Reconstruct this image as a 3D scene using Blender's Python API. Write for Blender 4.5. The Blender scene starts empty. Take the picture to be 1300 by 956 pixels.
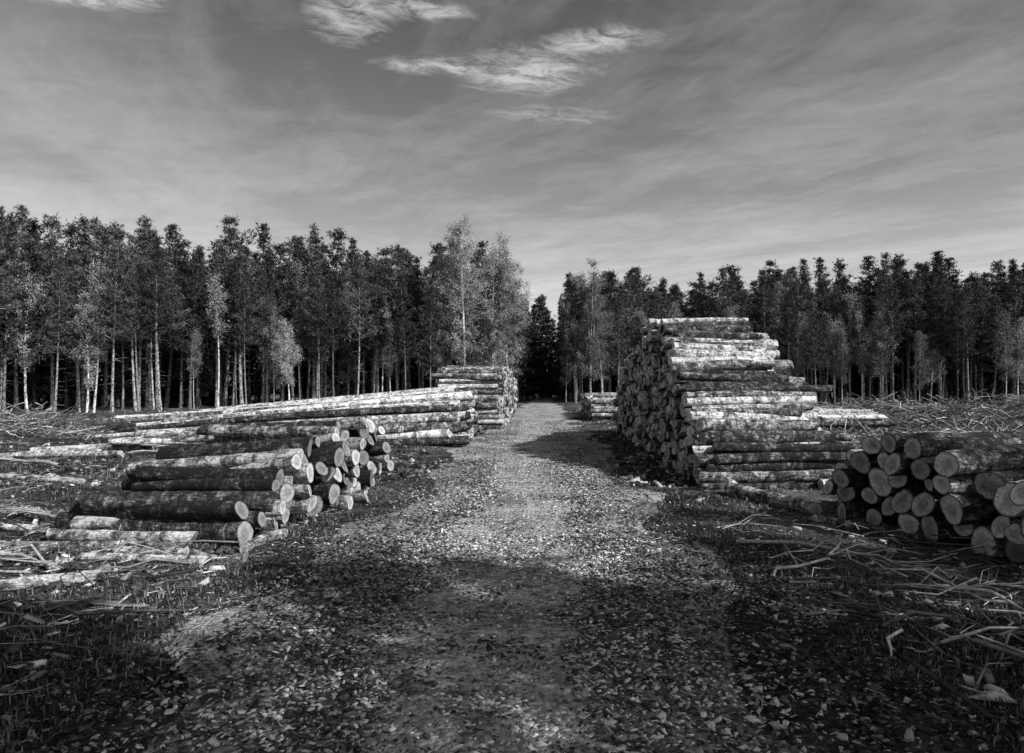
import bpy, math, numpy as np
from mathutils import Vector
R=np.random.default_rng(7)
scene=bpy.context.scene
PI=math.pi
# ------------------------------------------------------------------ helpers
def vnoise(x,y,seed=0):
    x=np.asarray(x,float);y=np.asarray(y,float)
    xi=np.floor(x).astype(np.int64);yi=np.floor(y).astype(np.int64)
    fx=x-xi;fy=y-yi;fx=fx*fx*(3-2*fx);fy=fy*fy*(3-2*fy)
    def h(a,b):
        n=(a*374761393+b*668265263+seed*974711)&0x7fffffff
        n=((n^(n>>13))*1274126177)&0x7fffffff
        return ((n^(n>>16))&0xffff)/65535.0
    return (h(xi,yi)*(1-fx)+h(xi+1,yi)*fx)*(1-fy)+(h(xi,yi+1)*(1-fx)+h(xi+1,yi+1)*fx)*fy
def roadx(y): return -0.35+0.047*np.asarray(y,float)
def ground_h(x,y):
    x=np.asarray(x,float);y=np.asarray(y,float)
    d=np.abs(x-roadx(y))
    w=np.clip((d-2.2)/3.0,0,1)
    n=(vnoise(x*.25,y*.25,1)-.5)*.35+(vnoise(x*.9,y*.9,2)-.5)*.12+(vnoise(x*2.6,y*2.6,3)-.5)*.06
    s=(vnoise(x*1.3,y*.5,5)-.5)*.03
    return n*w+s*(1-w)*np.clip(1-y/40,0,1)-0.05*np.exp(-(d/2.6)**4)
class MB:
    def __init__(s): s.v=[];s.nv=0;s.f=[];s.m=[];s.r=[];s.uv=[]
    def add(s,v,f,mat=0,rnd=0.,uv=None):
        v=np.asarray(v,float);f=np.asarray(f,int)
        s.v.append(v);s.f.append(f+s.nv);s.nv+=len(v)
        n,k=f.shape
        s.m.append(np.full(n,mat)if np.isscalar(mat) else mat)
        s.r.append(np.full(n,rnd) if np.isscalar(rnd) else np.asarray(rnd,float))
        s.uv.append(np.zeros((n,k,2)) if uv is None else uv)
    def mesh(s,name,mats,smooth=None):
        me=bpy.data.meshes.new(name)
        V=np.concatenate(s.v)
        loops=np.concatenate([f.ravel() for f in s.f])
        cnt=np.concatenate([np.full(f.shape[0],f.shape[1]) for f in s.f])
        st=np.concatenate([[0],np.cumsum(cnt)[:-1]])
        me.vertices.add(len(V));me.vertices.foreach_set('co',V.ravel().astype(np.float32))
        me.loops.add(len(loops));me.loops.foreach_set('vertex_index',loops.astype(np.int32))
        me.polygons.add(len(cnt));me.polygons.foreach_set('loop_start',st.astype(np.int32))
        mi=np.concatenate(s.m)
        me.polygons.foreach_set('material_index',mi.astype(np.int32))
        for m in mats: me.materials.append(m)
        me.update(calc_edges=True)
        if smooth is not None:
            me.polygons.foreach_set('use_smooth',np.isin(mi,smooth))
        uvl=me.uv_layers.new(name='UVMap')
        uvl.data.foreach_set('uv',np.concatenate([u.reshape(-1,2) for u in s.uv]).ravel().astype(np.float32))
        a=me.attributes.new('rnd','FLOAT','FACE')
        a.data.foreach_set('value',np.concatenate(s.r).astype(np.float32))
        me.update()
        return me
def obj(name,me,loc=(0,0,0),parent=None):
    o=bpy.data.objects.new(name,me);scene.collection.objects.link(o);o.location=loc
    if parent: o.parent=parent
    return o
def norm(a): return a/np.maximum(np.linalg.norm(a,axis=-1,keepdims=True),1e-9)
def tube(mb,P,Rr,n=6,mat=0,rnd=0.,cap=False,rough=0.,rg=R,capmat=None,tilt=.22):
    P=np.asarray(P,float);Rr=np.asarray(Rr,float);m=len(P)
    T=norm(np.gradient(P,axis=0))
    ref=np.array([0,0,1.]) if abs(T[0][2])<.8 else np.array([1.,0,0])
    A=norm(np.cross(T,ref));B=np.cross(T,A)
    th=np.arange(n)/n*2*PI
    rr=Rr[:,None]*(1+rough*rg.normal(size=(m,n))) if rough else np.repeat(Rr[:,None],n,1)
    if cap:   # out-of-round section shared along the log
        oval=1+.06*rg.normal()*np.cos(2*th+rg.uniform(0,6))+.04*rg.normal()*np.cos(3*th+rg.uniform(0,6));rr=rr*oval[None]
    V=P[:,None,:]+rr[...,None]*(A[:,None,:]*np.sin(th)[None,:,None]+B[:,None,:]*np.cos(th)[None,:,None])
    if cap:
        for e in (0,m-1):
            a,b=rg.normal(size=2)*tilt
            V[e]+=T[e][None]*(Rr[e]*(a*np.sin(th)+b*np.cos(th)))[:,None]
    i=np.arange(m-1)[:,None];j=np.arange(n)[None,:];j2=(j+1)%n
    F=np.stack([i*n+j+0*j2,i*n+j2,(i+1)*n+j2,(i+1)*n+j],-1).reshape(-1,4)
    L=np.concatenate([[0],np.cumsum(np.linalg.norm(np.diff(P,axis=0),axis=1))])
    r0=Rr.mean()
    u0=np.broadcast_to(j/n*2*PI*r0,(m-1,n));u1=np.broadcast_to((j+1)/n*2*PI*r0,(m-1,n))
    v0=np.broadcast_to(L[:-1,None],(m-1,n));v1=np.broadcast_to(L[1:,None],(m-1,n))
    uv=np.stack([np.stack([u0,v0],-1),np.stack([u1,v0],-1),np.stack([u1,v1],-1),np.stack([u0,v1],-1)],2).reshape(-1,4,2)
    mb.add(V.reshape(-1,3),F,mat,rnd,uv)
    if cap:
        for e,sg in ((0,1),(m-1,-1)):
            ring=V[e];c=P[e]
            VV=np.vstack([ring,c]);jj=np.arange(n);k2=(jj+1)%n
            if sg>0: FF=np.stack([k2,jj,np.full(n,n)],-1);a,b=k2,jj
            else: FF=np.stack([jj,k2,np.full(n,n)],-1);a,b=jj,k2
            ua=np.stack([np.sin(th[a])*1,np.cos(th[a])],-1);ub=np.stack([np.sin(th[b]),np.cos(th[b])],-1)
            uvc=np.stack([ua,ub,np.zeros_like(ua)],1)
            mb.add(VV,FF,mat if capmat is None else capmat,rnd,uvc)
# ------------------------------------------------------------------ materials
class NT:
    def __init__(s,name):
        s.mat=bpy.data.materials.new(name);s.mat.use_nodes=True;s.t=s.mat.node_tree
        s.t.nodes.clear()
    def n(s,typ,ins={},**kw):
        nd=s.t.nodes.new(typ)
        for k,v in kw.items(): setattr(nd,k,v)
        for k,v in ins.items():
            if isinstance(v,bpy.types.NodeSocket): s.t.links.new(v,nd.inputs[k])
            else: nd.inputs[k].default_value=v
        return nd
    def math(s,op,a,b=0.,c=0.,clamp=False):
        return s.n('ShaderNodeMath',{0:a,1:b,2:c},operation=op,use_clamp=clamp).outputs[0]
    def ramp(s,fac,stops):
        nd=s.n('ShaderNodeValToRGB',{0:fac});cr=nd.color_ramp
        while len(cr.elements)<len(stops): cr.elements.new(.5)
        for e,(p,c) in zip(cr.elements,stops): e.position=p;e.color=(c,c,c,1)
        return nd.outputs[0]
    def noise(s,vec,scale,detail=5,rough=.6,dist=0.):
        return s.n('ShaderNodeTexNoise',{'Vector':vec,'Scale':scale,'Detail':detail,'Roughness':rough,'Distortion':dist}).outputs[0]
    def out(s,col,rough=.85,bump=None,bs=.5,bd=.02,spec=.25,trans=0.):
        if spec==0:
            b=s.n('ShaderNodeBsdfDiffuse',{'Color':col}).outputs[0]
        else:
            ins={'Base Color':col,'Roughness':rough,'Specular IOR Level':spec}
            if bump is not None:
                ins['Normal']=s.n('ShaderNodeBump',{'Height':bump,'Strength':bs,'Distance':bd}).outputs[0]
            b=s.n('ShaderNodeBsdfPrincipled',ins).outputs[0]
        if trans>0:
            tr=s.n('ShaderNodeBsdfTranslucent',{'Color':col}).outputs[0]
            b=s.n('ShaderNodeMixShader',{0:trans,1:b,2:tr}).outputs[0]
        s.n('ShaderNodeOutputMaterial',{'Surface':b});return s.mat
def attr(t): return t.n('ShaderNodeAttribute',attribute_name='rnd').outputs['Fac']
def m_bark(name,stops,rw=.42):
    t=NT(name);r=attr(t)
    uv=t.n('ShaderNodeUVMap').outputs[0];sx=t.n('ShaderNodeSeparateXYZ',{0:uv})
    off=t.math('MULTIPLY',r,57.)
    v=t.n('ShaderNodeCombineXYZ',{0:t.math('MULTIPLY',sx.outputs[0],4.),1:sx.outputs[1],2:off}).outputs[0]
    v2=t.n('ShaderNodeCombineXYZ',{0:sx.outputs[0],1:sx.outputs[1],2:off}).outputs[0]
    v3=t.n('ShaderNodeCombineXYZ',{0:sx.outputs[0],1:t.math('MULTIPLY',sx.outputs[1],3.),2:off}).outputs[0]
    fis=t.noise(v,9,4,.7,.6)
    patch=t.noise(v2,4.5,4,.72,.8)
    band=t.noise(v3,10,2,.7)
    a=t.math('MULTIPLY_ADD',patch,1.5,-.30)
    a=t.math('ADD',a,t.math('MULTIPLY',t.math('SUBTRACT',fis,.5),1.1))
    a=t.math('ADD',a,t.math('MULTIPLY',t.math('SUBTRACT',band,.5),.7))
    a=t.math('ADD',a,t.math('MULTIPLY',t.math('SUBTRACT',r,.5),rw),clamp=True)
    col=t.ramp(a,stops)
    return t.out(col,.9,t.math('ADD',fis,t.math('MULTIPLY',patch,.7)),1.,.04,.15)
def m_end(name):
    t=NT(name);r=attr(t)
    uv=t.n('ShaderNodeUVMap').outputs[0]
    w=t.n('ShaderNodeCombineXYZ',{2:t.math('MULTIPLY',r,91.)}).outputs[0]
    vv=t.n('ShaderNodeVectorMath',{0:uv,1:w},operation='ADD').outputs[0]
    L=t.n('ShaderNodeVectorMath',{0:uv},operation='LENGTH').outputs['Value']
    big=t.noise(vv,1.3,3,.6)
    Ld=t.math('MULTIPLY_ADD',t.math('SUBTRACT',big,.5),.35,L)
    rings=t.math('SINE',t.math('MULTIPLY',Ld,66.))
    fine=t.noise(vv,5,5,.8);
    sx=t.n('ShaderNodeSeparateXYZ',{0:uv})
    ang=t.math('ARCTAN2',sx.outputs[1],sx.outputs[0])
    cv=t.n('ShaderNodeCombineXYZ',{0:t.math('MULTIPLY',ang,3.),1:t.math('MULTIPLY',L,.6),2:t.math('MULTIPLY',r,31.)}).outputs[0]
    crack=t.ramp(t.noise(cv,2.2,1,.5),[(.30,.35),(.36,1.)])
    heart=t.ramp(Ld,[(.35,.66),(.62,1.)])
    v=t.math('MULTIPLY_ADD',r,.36,.17)
    v=t.math('MULTIPLY',v,t.math('MULTIPLY_ADD',rings,.05,1.))
    v=t.math('MULTIPLY',v,t.math('MULTIPLY_ADD',fine,2.6,-.25))
    v=t.math('MULTIPLY',v,t.math('MULTIPLY_ADD',big,1.2,.4))
    v=t.math('MULTIPLY',v,crack);v=t.math('MULTIPLY',v,heart)
    rim=t.ramp(L,[(.88,1.),(.93,.16)])
    v=t.math('MAXIMUM',t.math('MULTIPLY',v,rim),.015)
    return t.out(v,.85,t.math('ADD',fine,t.math('MULTIPLY',rings,.1)),.6,.012,.2)
def m_stone(name,stops):
    t=NT(name);r=attr(t)
    g=t.n('ShaderNodeNewGeometry').outputs['Position']
    n=t.noise(g,60,1,.7)
    c=t.math('MULTIPLY',t.ramp(r,stops),t.math('MULTIPLY_ADD',n,1.4,.3))
    return t.out(c,.8,None,spec=0)
def m_ground():
    t=NT('forest_ground');g=t.n('ShaderNodeNewGeometry').outputs['Position']
    n1=t.noise(g,.35,3,.6);n2=t.noise(g,2.3,4,.7,.5);n3=t.noise(g,16,5,.78)
    a=t.math('MULTIPLY',n1,.75);a=t.math('MULTIPLY_ADD',n2,.6,a);a=t.math('MULTIPLY_ADD',n3,.9,a)
    col=t.ramp(t.math('MULTIPLY',a,.48),[(.44,.010),(.52,.045),(.59,.16),(.68,.48)])
    h=t.math('MULTIPLY_ADD',n3,1.2,n2)
    return t.out(col,.95,h,1.,.09,.1)
def m_road():
    t=NT('road_gravel');g=t.n('ShaderNodeNewGeometry').outputs['Position']
    n1=t.noise(g,.8,3,.6);n3=t.noise(g,22,4,.8);n4=t.noise(g,6,4,.7)
    vo=t.n('ShaderNodeTexVoronoi',{'Vector':g,'Scale':26.})
    vc=t.n('ShaderNodeSeparateColor',{0:vo.outputs['Color']}).outputs[0]
    a=t.math('MULTIPLY',n1,.6);a=t.math('MULTIPLY_ADD',n3,.45,a);a=t.math('MULTIPLY_ADD',n4,.45,a);a=t.math('MULTIPLY_ADD',vc,.2,a)
    col=t.ramp(t.math('MULTIPLY',a,.65),[(.35,.03),(.46,.14),(.55,.36),(.67,.70)])
    h=t.math('ADD',t.math('MULTIPLY',vo.outputs['Distance'],-1.),n3)
    return t.out(col,.92,h,1.,.05,.15)
def m_simple(name,lo,hi,scale=8,trans=0.,rough=.85,objr=0.,spec=.2):
    t=NT(name);r=attr(t)
    v=t.math('MULTIPLY_ADD',r,hi-lo,lo)
    if objr:
        oi=t.n('ShaderNodeObjectInfo').outputs['Random']
        v=t.math('MULTIPLY',v,t.math('MULTIPLY_ADD',oi,objr,1-objr*.5))
    else:
        g=t.n('ShaderNodeTexCoord').outputs['Object']
        n=t.noise(g,scale,3,.7)
        v=t.math('MULTIPLY',v,t.math('MULTIPLY_ADD',n,2.4,-.3))
    return t.out(v,rough,None,trans=trans,spec=spec)
def m_trunk(name,lo,hi,thr):
    t=NT(name);g=t.n('ShaderNodeTexCoord').outputs['Object']
    mp=t.n('ShaderNodeMapping',{'Vector':g,'Scale':(6,6,3.)}).outputs[0]
    n=t.noise(mp,1.5,2,.7,.3)
    oi=t.n('ShaderNodeObjectInfo').outputs['Random']
    col=t.ramp(n,[(thr-.08,lo),(thr+.05,hi)])
    col=t.math('MULTIPLY',col,t.math('MULTIPLY_ADD',oi,.9,.55))
    return t.out(col,.9,None,spec=0)
BARK=m_bark('log_bark',[(.20,.02),(.42,.12),(.60,.38),(.80,.85)],.5)
BARKD=m_bark('log_bark_rough',[(.26,.018),(.48,.08),(.64,.24),(.84,.65)],.6)
END=m_end('log_end_grain')
STONE=m_stone('gravel_chip',[(0,.02),(.48,.075),(.78,.24),(1,.68)])
CHIP=m_stone('wood_chip',[(0,.015),(.55,.05),(.85,.17),(1,.55)])
GROUND=m_ground();ROAD=m_road()
NEEDLE=m_simple('pine_needles',.02,.15,1.2,0,.7,.9,0)
LEAF=m_simple('birch_leaves',.09,.42,1.5,0,.7,.8,0)
PTR=m_trunk('pine_trunk_bark',.06,.32,.5)
BTR=m_trunk('birch_trunk_bark',.08,.62,.45)
STICK=m_simple('dead_wood',.06,.70,14,spec=0)
GRASS=m_simple('dry_grass',.03,.26,3,spec=0)
# ------------------------------------------------------------------ trees
def needles(mb,C,outd,k,ln,wd,rg,mat,rnd,up=.35,diamond=False):
    M=len(C);C=np.repeat(C,k,0);D=np.repeat(outd,k,0);rn=np.repeat(rnd,k)
    d=norm(rg.normal(size=(M*k,3))+D*.7+np.array([0,0,up]))
    s=norm(np.cross(d,rg.normal(size=d.shape)))
    l=ln*rg.uniform(.6,1.2,(M*k,1));w=wd*rg.uniform(.7,1.2,(M*k,1))
    n=M*k
    if diamond:
        V=np.stack([C,C+d*l*.5+s*w*.5,C+d*l,C+d*l*.5-s*w*.5],1).reshape(-1,3)
        F=np.arange(n*4).reshape(-1,4)
    else:
        V=np.stack([C-s*w*.5,C+s*w*.5,C+d*l],1).reshape(-1,3)
        F=np.arange(n*3).reshape(-1,3)
    mb.add(V,F,mat,np.clip(rn+rg.uniform(-.2,.2,n),0,1))
def pine(seed,H=14.,c0=.45,Rm=1.7,nb=85,tr=.12,lod=1.,nl=.24,nw=.055,pw=.8,kk=5,nwh=19):
    rg=np.random.default_rng(seed);mb=MB()
    zz=np.linspace(0,1,11);b=rg.normal(size=4)*.16
    px=b[0]*np.sin(zz*3.2)+b[1]*zz;py=b[2]*np.sin(zz*2.7+1)-b[2]*math.sin(1)+b[3]*zz
    P=np.stack([px,py,zz*H],-1);tube(mb,P,tr*(1-zz*.86)*(1+.5*np.exp(-zz*25)),7,0,.5)
    cen=lambda z:np.array([np.interp(z,P[:,2],P[:,0]),np.interp(z,P[:,2],P[:,1]),z])
    C=[];O=[];RN=[]
    side=rg.uniform(0,2*PI)
    for i in range(nb):
        t=((i+rg.uniform(0,1))/nb)
        t=(np.floor(t*nwh)+rg.uniform(.0,.7))/nwh
        z=H*(c0+(1-c0)*t*.99)
        az=i*2.4+rg.uniform(-.5,.5)
        L=Rm*((1-t)**pw*(.6+.4*min(1,t*5+.2))+.10)*rg.uniform(.45,1.25)*(1+.25*math.cos(az-side))
        el=math.radians(rg.uniform(-8,18)+42*t)
        d=np.array([math.cos(az)*math.cos(el),math.sin(az)*math.cos(el),math.sin(el)])
        q=np.linspace(0,1,4)[:,None];c=cen(z)
        B=c+d*L*q+np.array([0,0,1])*(q**2)*L*.2
        tube(mb,B,np.linspace(.03,.008,4)*(1.4-t),3,0,.4)
        nc=max(2,int(L*4.0*lod))
        for k in range(nc):
            f=rg.uniform(.28,1.02);p=c+d*L*f+np.array([0,0,1])*f*f*L*.2
            lat=np.cross(d,[0,0,1]);p=p+lat*rg.normal()*L*.18+np.array([0,0,rg.normal()*.07])
            nt=6
            C.append(p+rg.normal(size=(nt,3))*np.array([.15,.15,.09]));O.append(np.repeat(norm(d+np.array([0,0,.3]))[None],nt,0))
            RN.append(np.full(nt,np.clip(.42+rg.normal()*.22+.3*(f-.6),0,1)))
    top=cen(H*.985);C.append(top+rg.normal(size=(8,3))*[.06,.06,.2]);O.append(np.repeat([[0,0,1.]],8,0));RN.append(np.full(8,.6))
    needles(mb,np.concatenate(C),np.concatenate(O),kk,nl,nw,rg,1,np.concatenate(RN))
    for i in range(int(16)):
        z=H*rg.uniform(.12,max(c0,.2));az=rg.uniform(0,2*PI);L=rg.uniform(.3,1.2);c=cen(z)
        d=np.array([math.cos(az),math.sin(az),rg.uniform(-.2,.3)])
        tube(mb,np.array([c,c+d*L*.5,c+d*L+[0,0,-.08]]),[.018,.012,.004],3,0,.3)
    return mb.mesh('pine_tree_mesh',[PTR,NEEDLE],[0])
def birch(seed,H=9.,c0=.3,Rm=1.5,nb=60,tr=.07,stems=1,dens=1.):
    rg=np.random.default_rng(seed);mb=MB();C=[];O=[];RN=[]
    for sidx in range(stems):
        h=H*rg.uniform(.85,1.) if sidx else H
        zz=np.linspace(0,1,10);la=rg.uniform(0,2*PI);le=(.9 if stems>1 else .35)*rg.uniform(.3,1)
        P=np.stack([math.cos(la)*le*zz**1.3+.08*np.sin(zz*5+sidx),math.sin(la)*le*zz**1.3+.08*np.sin(zz*4),zz*h],-1)
        tube(mb,P,tr*(1-zz*.9)*(1+.4*np.exp(-zz*25)),7,0,.6)
        for i in range(nb//stems):
            t=rg.uniform(0,1);z=h*(c0+(1-c0)*t)
            c=np.array([np.interp(z,P[:,2],P[:,0]),np.interp(z,P[:,2],P[:,1]),z])
            az=rg.uniform(0,2*PI);L=Rm*(math.sin(PI*min(1,(t*.78+.18)))**.8+.10)*rg.uniform(.5,1.2)
            el=math.radians(rg.uniform(25,62));d=np.array([math.cos(az)*math.cos(el),math.sin(az)*math.cos(el),math.sin(el)])
            q=np.linspace(0,1,5)[:,None];B=c+d*L*q-np.array([0,0,1])*(q**2)*L*.25
            tube(mb,B,np.linspace(.02,.004,5),3,0,.2)
            for k in range(int(L*6*dens)+2):
                f=rg.uniform(.25,1.05);p=c+d*L*f-np.array([0,0,1])*f*f*L*.25
                nt=9;dr=rg.uniform(0,.45)
                C.append(p+rg.normal(size=(nt,3))*np.array([.13,.13,.16])-np.array([0,0,1])*np.linspace(0,dr,nt)[:,None])
                O.append(np.repeat(np.array([[0,0,-.6]]),nt,0));RN.append(np.full(nt,np.clip(.5+rg.normal()*.25,0,1)))
    needles(mb,np.concatenate(C),np.concatenate(O),3,.085,.06,rg,1,np.concatenate(RN),0,True)
    return mb.mesh('birch_tree_mesh',[BTR,LEAF],[0])
PINES=[pine(i+10,14,[.42,.34,.48,.38,.46,.30,.40,.52][i],[1.8,2.1,1.6,1.9,2.2,1.7,1.5,1.9][i],[84,98,72,90,82,98,76,70][i],pw=[.8,.7,.9,.65,.75,.9,1.,.6][i],kk=4,nw=.07) for i in range(8)]
DENSE=[pine(i+40,14,.06,1.9,90,nl=.42,nw=.15,lod=.7,kk=3) for i in range(3)]
BIR=[birch(i+70,9,[.22,.3,.28,.35,.42,.5][i],[1.3,1.6,1.2,1.7,1.,.9][i],[60,80,55,74,44,36][i],stems=[1,2,1,3,1,1][i]) for i in range(6)]
BIGB=[birch(i+90,14,.20,2.4,120,.11,stems=[2,3,1][i],dens=.9) for i in range(3)]
def place(name,me,x,y,s,parent=None,sxy=1.):
    o=obj(name,me,(x,y,float(ground_h(x,y))-.05),parent)
    o.rotation_euler=(R.uniform(-.03,.03),R.uniform(-.03,.03),R.uniform(0,2*PI));o.scale=(s*sxy,s*sxy,s);return o
ex=[-75,-45,-29,-20,-9,-1,0,6,7,16,26,41,95];ey=[34,37,38,45,51,55,56,64,66,66,61,57,50]
forest=bpy.data.objects.new('pine_forest',None);scene.collection.objects.link(forest)
cnt=0
for sp,d0,d1 in ((2.0,1.2,11),(2.4,11,34)):
  for gx in np.arange(-75,98,sp):
    for gy in np.arange(33,104,sp):
        x=gx+R.uniform(-.95,.95);y=gy+R.uniform(-.95,.95)
        dep=y-np.interp(x,ex,ey)
        if dep<d0 or dep>=d1 or abs(x-roadx(y))<(2.1 if y<84 else -1) or abs(x)>.8*y+9: continue
        if dep<8 and R.random()<.28:
            place('birch',BIR[R.integers(6)],x,y,R.uniform(.8,1.2),forest);cnt+=1;continue
        hh=(10.6+3.4*min(1,dep/9))*R.uniform(.82,1.08)
        if x<-6: hh*=.965
        if x<-22: hh*=.96
        if x>10: hh*=.97
        if abs(x-roadx(y))<6 and y>62: hh*=.98
        dense=dep>9 and R.random()<(.3 if dep<20 else .9)
        me=DENSE[R.integers(3)] if dense else PINES[R.integers(8)]
        place('pine',me,x,y,hh/14*(.9 if dense else 1),forest,R.uniform(.9,1.3));cnt+=1
# young spruce undergrowth deep inside, closes the view between the trunks
for gx in np.arange(-80,98,2.):
    for k in range(2):
        x=gx+R.uniform(-1,1);y=np.interp(x,ex,ey)+R.uniform(20,33)
        if abs(x)>.8*y+9 or abs(x-roadx(y))<2.2: continue
        place('young_spruce',DENSE[R.integers(3)],x,y,R.uniform(.22,.34),forest,2.)
for k in range(26):
    y=R.uniform(85,98);place('young_spruce',DENSE[R.integers(3)],roadx(y)+R.uniform(-5,5),y,R.uniform(.22,.4),forest,1.8)
X=-42.
while X<62:
    ye=np.interp(X,ex,ey)
    if not(-.8<X<6.2):
        if R.random()<.5:
            place('birch_tree',BIR[R.integers(6)],X,ye+R.uniform(-2.0,1.5),R.uniform(.55,1.12)*(1.0 if X<5 else .85))
        else: place('pine_tree',PINES[R.integers(8)],X,ye+R.uniform(-1,1.5),R.uniform(.55,.84),sxy=.9)
    X+=R.uniform(.7,1.7)
for (x,y,s,k) in [(-3.6,53,1.,0),(-1.6,55,.96,1),(-5.2,54,.86,2),(-.4,60,.98,0),(-.1,68,1.,2),(7.1,64,.92,1),(8.3,65.5,.8,0),(6.6,72,.95,2),(.6,76,.95,1),(6.6,80,.9,0)]:
    place('birch_tree',BIGB[k],x,y,s)
# trees behind the photographer (throw the foreground shade)
for (x,y,s,k) in [(4.6,-4.6,.85,0),(6.3,-2.6,.78,2),(8.6,-3.2,.85,7),(9.9,-.4,.72,6),(11.6,-2.6,.9,4),(9.8,-6.4,1.05,5),(7.0,-6.8,1.,1),(13.6,-4.6,1.,2),(15.2,-1.4,.9,7),(17.4,-2.6,.9,2),(3.2,-7.9,1.,3),(18.4,-5.4,1.,3),(5.2,-9.8,1.05,5),(12.9,2.6,.72,6),(16,-7,1.,1),(12,-8,1.05,4)]:
    place('pine_tree',PINES[k],x,y,s,sxy=1.25)
# ------------------------------------------------------------------ ground and road
def sheet(xs,ys,fz,mat,name):
    Xg,Yg=np.meshgrid(xs,ys);V=np.stack([Xg,Yg,fz(Xg,Yg)],-1).reshape(-1,3)
    nx,ny=len(xs),len(ys);i=np.arange(ny-1)[:,None];j=np.arange(nx-1)[None,:]
    F=np.stack([i*nx+j,i*nx+j+1,(i+1)*nx+j+1,(i+1)*nx+j],-1).reshape(-1,4)
    mb=MB();mb.add(V,F);return obj(name,mb.mesh(name+'_mesh',[mat],[0]))
tt=np.linspace(-5.4,5.4,420)
sheet(4*np.sinh(tt),5+4*np.sinh(tt),ground_h,GROUND,'ground')
ys=np.concatenate([np.arange(-30,30,.15),np.arange(30,90,.6)])
q=np.linspace(-1,1,40)
Yr=np.repeat(ys[:,None],40,1)
wl=1.95+(vnoise(ys*.8,ys*0,11)-.5)*1.2;wr=1.95+(vnoise(ys*.8,ys*0+9,12)-.5)*1.2
nar=np.clip(1-(ys-45)/60,.6,1);wl=wl*nar;wr=wr*nar
Xr=roadx(Yr)+np.where(q[None]<0,q[None]*wl[:,None],q[None]*wr[:,None])
Zr=ground_h(Xr,Yr)+.03+.012*vnoise(Xr*4,Yr*4,9)-.05*np.abs(q[None])**6-.02*np.exp(-((np.abs(q[None])-.5)/.15)**2)
V=np.stack([Xr,Yr,Zr],-1).reshape(-1,3);nx=40
i=np.arange(len(ys)-1)[:,None];j=np.arange(nx-1)[None,:]
mb=MB();mb.add(V,np.stack([i*nx+j,i*nx+j+1,(i+1)*nx+j+1,(i+1)*nx+j],-1).reshape(-1,4))
obj('gravel_road',mb.mesh('gravel_road_mesh',[ROAD],[0]))
cube=np.array([[-1,-1,-1],[1,-1,-1],[1,1,-1],[-1,1,-1],[-1,-1,1],[1,-1,1],[1,1,1],[-1,1,1]],float)
cf=np.array([[0,3,2,1],[4,5,6,7],[0,1,5,4],[1,2,6,5],[2,3,7,6],[3,0,4,7]])
def chips(x,y,z,smin,smax,flat=(.10,.32),tl=.4):
    n=len(x)
    s=R.uniform(smin,smax,n)*np.exp(np.clip(R.normal(size=n)*.32,-1,.6))
    V=cube[None]*(1+R.uniform(-.65,.3,(n,8,3)))
    V[:,4:,:2]*=.75
    V=V*s[:,None,None]*np.stack([R.uniform(.6,1.4,n),R.uniform(.3,.8,n),R.uniform(flat[0],flat[1],n)],-1)[:,None,:]
    a=R.uniform(0,2*PI,n);b=R.normal(size=n)*tl
    cb,sb=np.cos(b)[:,None],np.sin(b)[:,None]
    xx,zz=V[...,0]*cb-V[...,2]*sb,V[...,0]*sb+V[...,2]*cb
    ca,sa=np.cos(a)[:,None],np.sin(a)[:,None]
    X2,Y2=xx*ca-V[...,1]*sa,xx*sa+V[...,1]*ca
    P=np.stack([X2+x[:,None],Y2+y[:,None],zz+z[:,None]+s[:,None]*.12],-1).reshape(-1,3)
    F=(cf[None]+8*np.arange(n)[:,None,None]).reshape(-1,4)
    return P,F,np.repeat(R.random(n),6)
def stones(n,y0,y1,smin,smax,wid,tl):
    y=y0+(y1-y0)*R.random(n);x=roadx(y)+R.normal(size=n)*wid*.55
    x=np.where(np.abs(x-roadx(y))>wid*1.5,roadx(y)+R.uniform(-wid,wid,n),x)
    z=ground_h(x,y)+.03
    off=np.abs(x-roadx(y))>1.95;z=np.where(off,z-.025,z)
    P,F,r=chips(x,y,z,smin,smax,(.08,.26),tl)
    d=np.repeat(np.abs(x-roadx(y)),6)     # sunlit brightness of the middle track painted into the stone tone, sides darker
    pt=np.repeat(vnoise(x*1.3,y*1.3,44)-.5,6)
    r=np.clip(r+.16*np.exp(-(d/1.1)**2)-.16*np.clip(d-1.3,0,1.2)+.35*pt,0,1)
    return P,F,r
mb=MB()
for a in [(50000,1.5,8,.009,.021,2.6,.35),(26000,7,16,.010,.023,2.0,.28),(9000,15,34,.014,.03,1.9,.2)]:
    P,F,r=stones(*a);mb.add(P,F,0,r)
obj('gravel',mb.mesh('gravel_mesh',[STONE]))
def sidechips(n,y0,y1,smin,smax,pw=1.3):
    y=y0+(y1-y0)*R.random(n)**pw;sg=R.choice([-1,1],n);x=roadx(y)+sg*(1.9+R.random(n)**1.2*(y*.85+1.5))
    k=vnoise(x*.8,y*.8,31)+.35*vnoise(x*3,y*3,32)>.62;x,y=x[k],y[k]
    P,F,r=chips(x,y,ground_h(x,y),smin,smax,(.1,.4));return P,F,r
mb=MB()
for a in [(30000,2,14,.010,.026),(30000,12,50,.025,.08)]:
    P,F,r=sidechips(*a);mb.add(P,F,0,r)
obj('wood_chips',mb.mesh('wood_chips_mesh',[CHIP]))
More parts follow.
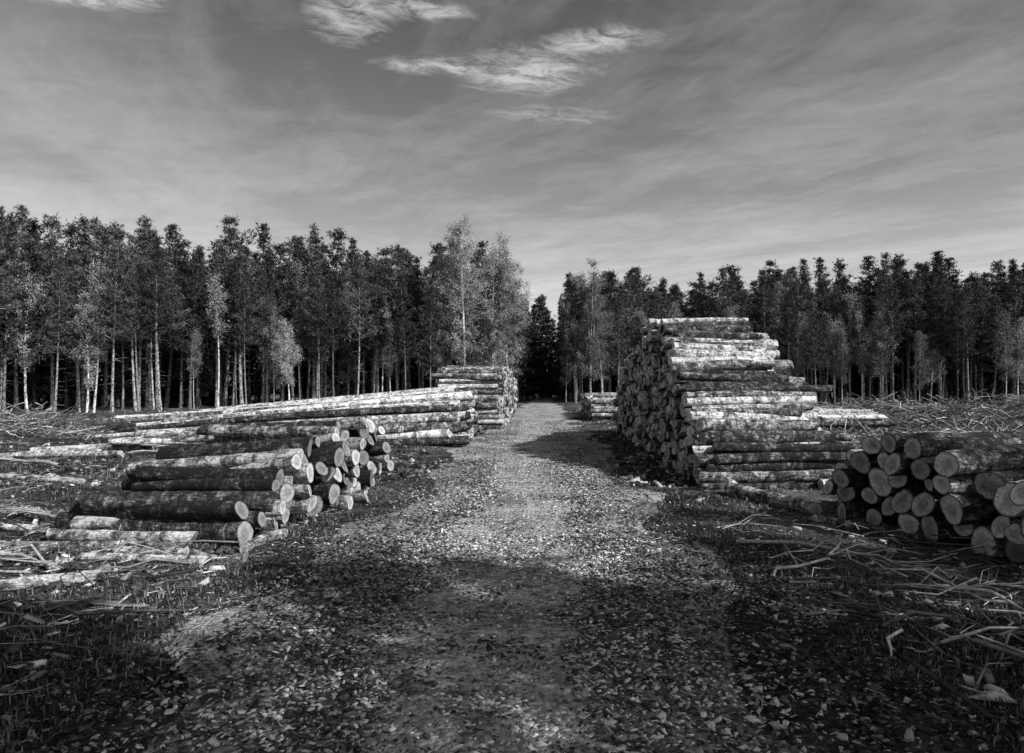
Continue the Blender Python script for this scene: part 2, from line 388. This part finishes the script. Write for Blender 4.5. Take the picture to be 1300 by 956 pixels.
# ------------------------------------------------------------------ log stacks
def pack(S,prof,rmin,rmax,seed):
    rg=np.random.default_rng(seed);cs=[];xs=np.linspace(0,S,int(S/.025));pr=np.interp(xs,[p[0] for p in prof],[p[1] for p in prof])
    fails=0
    while fails<25 and len(cs)<1300:
        r=rmin+(rmax-rmin)*rg.random()**1.3
        if rg.random()<.1:r*=1.2
        H=np.full(len(xs),r)
        if cs:
            c=np.array(cs);dx=np.abs(xs[:,None]-c[None,:,0]);rr=r+c[None,:,2]
            h=np.where(dx<rr,c[None,:,1]+np.sqrt(np.maximum(rr**2-dx**2,0)),0)
            H=np.maximum(H,h.max(1))
        ok=(H+r*.6<pr)&(xs>r)&(xs<S-r)
        if not ok.any(): fails+=1;continue
        Hs=np.where(ok,H+rg.uniform(0,.07,len(xs)),1e9);k=np.argmin(Hs)
        cs.append((xs[k],H[k],r))
    return cs
def stack(name,P0,P1,prof,rmin,rmax,axis,Ln,seed,zk=1.,taper=.9,yaw=.02,prot=.06,lj=.05,bark=BARK,nseg=14,rings=7,Ltop=None,pitch=0.):
    rg=np.random.default_rng(seed+500);P0=np.array(P0,float);P1=np.array(P1,float)
    S=np.linalg.norm(P1-P0);d=(P1-P0)/S;mb=MB()
    axis=norm(np.array(axis,float));hm=max(p[1] for p in prof)
    for (s,h,r) in pack(S,prof,rmin,rmax,seed):
        a0=math.atan2(axis[1],axis[0])+rg.normal()*yaw;ax=np.array([math.cos(a0),math.sin(a0)])
        p=P0+d*s+ax*np.clip(rg.normal(),-1.6,1.6)*prot;L=Ln if Ltop is None else Ln+(Ltop-Ln)*min(1,h/hm)
        L*=(1+rg.normal()*lj)
        e=p+ax*L;zb=float(ground_h(*p))*.5+float(ground_h(*e))*.5-.02
        n=rings;t=np.linspace(0,1,n)
        bow=rg.normal()*.012*L*np.sin(t*PI)
        he=max(r*.8,h*zk+rg.normal()*pitch*min(1,h/.4))
        Z=zb+h*(1-t)+t*he+bow*.4
        P=np.stack([p[0]+(e-p)[0]*t-ax[1]*bow,p[1]+(e-p)[1]*t+ax[0]*bow,Z],-1)
        if rg.random()<.5: rr=r*(1-(1-taper)*t)
        else: rr=r*(taper+(1-taper)*t) if zk==1 else r*(1-(1-taper)*t)
        rr=rr*(1+rg.normal(size=n)*.03)
        tube(mb,P,rr,nseg,0,rg.random(),True,.028,rg,1)
    return obj(name,mb.mesh(name+'_mesh',[bark,END],[0]))
stack('log_stack',(3.22,11.4),(3.78,25.6),[(0,.3),(.5,.8),(1.2,1.25),(2.,1.75),(2.9,2.4),(3.9,3.0),(4.6,3.25),(6.4,3.35),(8.,2.95),(10.,2.6),(12.5,2.1),(14.2,1.2)],.072,.125,(1,.10),2.65,1,yaw=.045,prot=.11,lj=.08,Ltop=2.0,pitch=.05)
stack('log_stack',(5.0,6.35),(4.2,9.6),[(0,.8),(1.,1.05),(2.,1.2),(2.8,1.05),(3.2,.75),(3.4,.45)],.115,.19,(.93,.36),2.6,2,yaw=.08,prot=.12,nseg=24,rings=18,bark=BARKD,pitch=.05)
stack('log_stack',(-2.85,7.5),(-2.15,11.9),[(0,.38),(.6,.75),(1.6,1.0),(2.6,1.15),(4,1.25),(4.4,.9)],.075,.145,(-.98,.2),2.2,3,zk=.8,yaw=.08,prot=.15,lj=.08,nseg=20,rings=14,bark=BARKD,pitch=.08)
stack('log_stack',(-1.55,19.4),(-1.45,26.2),[(0,.5),(.6,1.0),(1.6,1.45),(4,1.65),(6.8,1.3)],.09,.15,(-1,-.30),8.2,4,zk=.55,taper=.6,yaw=.03,prot=.22,lj=.10,rings=14,pitch=.06)
stack('log_stack',(-.5,27.2),(.15,42),[(0,1.3),(.4,2.0),(1.,2.5),(6,2.5),(15,2.0)],.08,.12,(-1,.03),2.3,5,prot=.1,nseg=10,rings=5,yaw=.04,lj=.08)
stack('log_stack',(3.75,33),(4.2,42),[(0,.6),(1.,1.2),(9,1.2)],.08,.12,(1,.03),2.0,6,nseg=10,rings=5,prot=.1,yaw=.05)
stack('log_stack',(10.6,25.5),(10.2,31),[(0,.5),(1.5,.85),(5,.7)],.08,.12,(1,.1),3.2,8,nseg=10,rings=5,yaw=.08)
def log(name,A,B,r,seed,r2=None,bark=BARK):
    rg=np.random.default_rng(seed);mb=MB();n=14;t=np.linspace(0,1,n);r2=r2 or r*.85
    A=np.array([A[0],A[1],ground_h(*A[:2])+r*.75+(A[2] if len(A)>2 else 0)]);B=np.array([B[0],B[1],ground_h(*B[:2])+r2*.75+(B[2] if len(B)>2 else 0)])
    P=A+(B-A)*t[:,None];P[:,2]+=np.sin(t*PI)*rg.normal()*.02;P[:,1]+=np.sin(t*PI)*rg.normal()*.04
    tube(mb,P,(r+(r2-r)*t)*(1+rg.normal(size=n)*.05),18,0,.45+rg.random()*.5,True,.04,rg,1,.5)
    return obj(name,mb.mesh(name+'_mesh',[bark,END],[0]))
for k,(A,B,r) in enumerate([((-3.4,7.55),(-5.2,8.0),.10),((-3.3,7.2),(-4.1,7.35),.06),((-2.95,6.85),(-4.3,7.05),.045),((-3.6,6.15),(-4.6,5.85),.06),((-3.9,7.5),(-5.6,7.6),.07),
    ((-4.9,8.9),(-7.2,9.4),.06),((-5.5,8.3),(-7.4,8.2),.05),((3.35,11.0),(4.05,9.5),.11),((3.4,11.5),(6.2,13.4),.12),((5.,11.5),(7.6,13.),.10),((-3.6,12.5),(-6.,13.6),.09),((-8.5,15.5),(-12,17.2),.08),((-10,17.5),(-13,16.4),.07),
    ((-2.6,6.95),(-3.2,7.15),.05),((3.75,8.9),(4.3,8.3),.05),((-4.9,7.0),(-6.3,7.5),.05),((-7,11.5),(-9,12.4),.06),((-2.55,8.0),(-2.75,7.3),.06)]):
    log('fallen_log',A,B,r,k+900)
# ------------------------------------------------------------------ debris
def sticks(mb,n,fx,lmin,lmax,rad,mound=None,br=True,bp=2.2):
    for i in range(n):
        x,y,zz=fx();L=lmin+(lmax-lmin)*R.random()**2.2;az=R.uniform(0,2*PI);el=R.normal()*(.12 if mound is None else .4)
        d=np.array([math.cos(az)*math.cos(el),math.sin(az)*math.cos(el),math.sin(el)])
        c=np.array([x,y,float(ground_h(x,y))+.015+zz+abs(math.sin(el))*L*.35])
        s=norm(np.cross(d,[0,0,1]));k=R.normal(size=2)*.12*L;kz=R.normal(size=2)*.05*L
        P=np.array([c-d*L*.5,c-d*L*.15+s*k[0]+[0,0,kz[0]],c+d*L*.2+s*k[1]+[0,0,kz[1]],c+d*L*.5])
        r0=rad*R.uniform(.4,1.5)*min(1,.5+L);rn=R.random()**bp
        tube(mb,P,np.array([1,.85,.6,.25])*r0,4,0,rn)
        if br and R.random()<.6:
            for j in range(R.integers(1,4)):
                q=P[1]+(P[3]-P[1])*R.random();a2=az+R.choice([-1,1])*R.uniform(.4,1.)
                e=q+np.array([math.cos(a2),math.sin(a2),R.uniform(-.1,.5)])*L*R.uniform(.2,.4)
                tube(mb,np.array([q,(q+e)/2+R.normal(size=3)*.03*L,e]),np.array([.6,.4,.15])*r0,3,0,rn)
mb=MB()
def rl():
    y=3+35*R.random()**1.4;return (roadx(y)-2.6-R.random()**1.2*(y*.8+2),y,0)
def rr_():
    y=3+50*R.random()**1.5;return (roadx(y)+2.6+R.random()*(y*.75+2),y,0)
sticks(mb,1500,rl,.12,1.3,.012);sticks(mb,1500,rr_,.12,1.4,.012)
def near(): y=R.uniform(3,8);return (R.uniform(-6,6),y,0)
sticks(mb,260,near,.04,.25,.004,br=False)
def nl(): return (R.uniform(-8.5,-3.2),R.uniform(6,9.5),R.uniform(0,.06))
sticks(mb,170,nl,.1,1.1,.018)
def nr(): return (R.uniform(2.4,5.4),R.uniform(4.6,9.5),R.uniform(0,.04))
sticks(mb,220,nr,.1,.8,.006,bp=3)
obj('branch_debris',mb.mesh('branch_debris_mesh',[STICK],[0]))
mb=MB()
def slabs(n,fx,a,b):
    xy=np.array([fx()[:2] for _ in range(n)]);P,F,r=chips(xy[:,0],xy[:,1],ground_h(xy[:,0],xy[:,1])+.01,a,b,(.1,.3))
    mb.add(P,F,0,r**2)
slabs(400,nl,.02,.06);slabs(250,nr,.015,.04);slabs(2500,rl,.02,.07);slabs(2000,rr_,.02,.07)
obj('bark_debris',mb.mesh('bark_debris_mesh',[STICK]))
def brush(A,B,w,h,n):
    mb=MB()
    def f():
        t=R.random();o=R.normal()*w*.4;return (A[0]+(B[0]-A[0])*t+R.normal()*.2,A[1]+(B[1]-A[1])*t+o,h*math.exp(-(o/w*1.6)**2)*R.random()*(.3+1.1*float(vnoise(t*9,0,4))))
    sticks(mb,n,f,.3,1.7,.018,True);obj('brush_pile',mb.mesh('brush_pile_mesh',[STICK],[0]))
brush((14.0,31),(33,34),1.8,1.1,1900);brush((-19,30),(-27,31),1.5,.55,400);brush((8.4,14),(13,17),1.4,.5,450)
brush((-14,24),(-26,25),1.5,.35,350);brush((12,42),(36,44),2.,.9,600);brush((7,20),(18,22),1.5,.4,400)
def bigbranch(pts,r,seed):
    rg=np.random.default_rng(seed);mb=MB();P=np.array([[x,y,float(ground_h(x,y))+z] for x,y,z in pts])
    tt=np.linspace(0,len(P)-1,12);P=np.stack([np.interp(tt,np.arange(len(P)),P[:,k]) for k in range(3)],-1)+rg.normal(size=(12,3))*[.03,.03,.012]
    tube(mb,P,np.linspace(r,r*.3,len(P)),8,0,.5,rough=.08)
    for i in range(12):
        t=rg.uniform(.15,.95)*(len(P)-1);k=int(t);q=P[k]+(P[min(k+1,len(P)-1)]-P[k])*(t-k);d=norm(P[-1]-P[0])
        a=math.atan2(d[1],d[0])+rg.choice([-1,1])*rg.uniform(.4,1.);L=rg.uniform(.2,.7)
        m=q+np.array([math.cos(a),math.sin(a),rg.uniform(0,.3)])*L*.5
        a+=rg.normal()*.4;e=m+np.array([math.cos(a),math.sin(a),rg.uniform(-.2,.3)])*L*.5
        tube(mb,np.array([q,m,e]),[r*.45,r*.3,r*.1],5,0,.45)
    obj('fallen_branch',mb.mesh('fallen_branch_mesh',[STICK],[0]))
bigbranch([(2.4,7.6,.04),(3.,7.2,.10),(3.5,6.6,.08),(4.1,6.1,.05)],.020,1)
bigbranch([(2.3,6.3,.03),(2.9,6.6,.08),(3.3,7.1,.15),(3.5,7.6,.12)],.016,2)
bigbranch([(3.,6.0,.04),(3.6,5.9,.07),(4.4,5.8,.1)],.014,3)
bigbranch([(-4.7,8.2,.05),(-6,8.9,.12),(-7.6,9.2,.1)],.025,4)
bigbranch([(-4.2,6.6,.04),(-4.9,6.9,.1),(-6,6.7,.05)],.02,5)
bigbranch([(-9,14,.05),(-10.5,14.6,.2),(-13,14.3,.1)],.04,6)
bigbranch([(-7,17,.05),(-9.5,17.6,.2),(-12,18.8,.1)],.035,7)
def grass(name,n,fx,lmin,lmax):
    x,y=fx(n);n=len(x);z=ground_h(x,y);a=R.uniform(0,2*PI,n);L=R.uniform(lmin,lmax,n);w=R.uniform(.0015,.0035,n)*(1+y*.12)
    le=R.uniform(.1,.9,n);dx,dy=np.cos(a),np.sin(a);sx,sy=-dy*w,dx*w
    b=np.stack([x,y,z-.01],-1);s=np.stack([sx,sy,0*sx],-1)
    m=b+np.stack([dx*L*le*.3,dy*L*le*.3,L*.6],-1);t=b+np.stack([dx*L*le,dy*L*le,L*(1-.35*le)],-1)
    V=np.stack([b-s,b+s,m+s*.8,m-s*.8,t],1).reshape(-1,3);k=np.arange(n)[:,None]*5
    mb=MB();rn=R.random(n)**1.5;mb.add(V,k+np.array([[0,1,2,3]]),0,rn);mb.v.append(np.zeros((0,3)))
    f3=k+np.array([[3,2,4]]);mb.f.append(f3);mb.m.append(np.zeros(n,int));mb.r.append(rn);mb.uv.append(np.zeros((n,3,2)))
    obj(name,mb.mesh(name+'_mesh',[GRASS]))
def gf(n):
    y=2.5+11*R.random(n*3)**1.4;x=R.uniform(-1,1,n*3)*(y*.85+1.5)
    d=np.abs(x-roadx(y));k=(d>1.7+R.random(n*3)*.9)&(vnoise(x*1.1,y*1.1,21)>.45);x,y=x[k][:n],y[k][:n];return x,y
grass('grass',50000,gf,.02,.09)
def gf2(n):
    y=12+30*R.random(n*3)**1.2;x=R.uniform(-1,1,n*3)*(y*.8+1)
    d=np.abs(x-roadx(y));k=(d>2.4)&(vnoise(x*.6,y*.6,25)>.62);return x[k][:n],y[k][:n]
grass('grass',14000,gf2,.05,.2)
# ------------------------------------------------------------------ light, sky
SUN_AZ=math.radians(124);SUN_EL=math.radians(38)
sd=Vector((math.sin(SUN_AZ)*math.cos(SUN_EL),math.cos(SUN_AZ)*math.cos(SUN_EL),math.sin(SUN_EL)))
l=bpy.data.lights.new('sun','SUN');l.energy=5.;l.angle=math.radians(.5);l.color=(1,1,1)
lo=bpy.data.objects.new('sun',l);scene.collection.objects.link(lo);lo.rotation_euler=sd.to_track_quat('Z','Y').to_euler();lo.location=(20,-15,30)
w=bpy.data.worlds.new('World');scene.world=w;w.use_nodes=True
w.cycles.sampling_method='MANUAL';w.cycles.sample_map_resolution=256
t=NT.__new__(NT);t.t=w.node_tree;t.t.nodes.clear()
sky=t.n('ShaderNodeTexSky',sky_type='NISHITA',sun_disc=False,sun_elevation=SUN_EL,sun_rotation=SUN_AZ)
red=t.n('ShaderNodeSeparateColor',{0:sky.outputs[0]}).outputs[0]
gen=t.n('ShaderNodeTexCoord').outputs['Generated'];sx=t.n('ShaderNodeSeparateXYZ',{0:gen})
z=t.math('MAXIMUM',sx.outputs[2],.12)
u=t.math('DIVIDE',sx.outputs[0],z);v=t.math('DIVIDE',sx.outputs[1],z)
uv=t.n('ShaderNodeCombineXYZ',{0:u,1:v,2:0.}).outputs[0]
def cm(rot,sc,loc=(0,0,0)):
    a=t.n('ShaderNodeMapping',{'Vector':uv,'Rotation':(0,0,math.radians(rot))}).outputs[0]
    return t.n('ShaderNodeMapping',{'Vector':a,'Scale':sc,'Location':loc}).outputs[0]
c1=t.noise(cm(50,(.35,.9,1)),.8,5,.55,.6)
c2=t.noise(cm(62,(.8,1.8,1),(3,5,0)),1.3,6,.66,.7)
c3=t.noise(cm(10,(1.2,1.6,1),(7,1,0)),3.2,6,.68,.5)
cc=t.math('MULTIPLY_ADD',c2,.38,t.math('MULTIPLY',c1,.62));cc=t.math('MULTIPLY_ADD',c3,.24,cc)
ci=t.ramp(cc,[(.55,0.),(.80,1.)])
fluff=t.noise(cm(-20,(1.,1.6,1)),9.,8,.72,.6)
blob=None
for (bu,bv,ru,rv,rot) in [(.05,2.26,.15,.12,-.1),(-.20,2.22,.16,.05,.1),(.24,2.06,.12,.06,-.25),(-.44,1.92,.08,.11,.5),(-.24,1.88,.10,.04,.2),(-1.12,1.80,.14,.05,.2),(.14,2.62,.18,.07,.1)]:
    m=t.n('ShaderNodeMapping',{'Vector':uv,'Location':(bu,bv,0),'Rotation':(0,0,rot),'Scale':(ru,rv,1)},vector_type='TEXTURE').outputs[0]
    ln=t.n('ShaderNodeVectorMath',{0:m},operation='LENGTH').outputs['Value']
    b=t.math('SUBTRACT',1.,t.math('MULTIPLY',ln,.5),clamp=True)
    if bv>2.5: b=t.math('MULTIPLY',b,.5)
    blob=b if blob is None else t.math('MAXIMUM',blob,b)
cu=t.ramp(t.math('MULTIPLY',blob,t.math('MULTIPLY_ADD',fluff,5.,-1.75)),[(.12,0.),(.9,1.)])
base=t.math('MULTIPLY_ADD',red,1.15,-.48)
zc=t.math('MAXIMUM',sx.outputs[2],0.)
haze=t.math('MULTIPLY',t.math('POWER',t.math('SUBTRACT',1.,zc,clamp=True),5.5),3.4)
base=t.math('MAXIMUM',t.math('ADD',base,haze),.3)
s1=t.math('MULTIPLY_ADD',ci,1.45,base)
s2=t.math('MULTIPLY_ADD',cu,3.2,s1)
bg=t.n('ShaderNodeBackground',{'Color':s2,'Strength':.12})
t.n('ShaderNodeOutputWorld',{'Surface':bg.outputs[0]})
# ------------------------------------------------------------------ camera
cam=bpy.data.cameras.new('camera');cam.sensor_width=36;cam.lens=900/1300*36;cam.clip_end=2000
co=bpy.data.objects.new('camera',cam);scene.collection.objects.link(co);co.location=(0,0,1.7)
co.rotation_euler=(math.radians(90+.64),0,0);scene.camera=co
scene.view_settings.view_transform='Standard';scene.view_settings.look='None';scene.view_settings.exposure=0
print('forest',cnt)
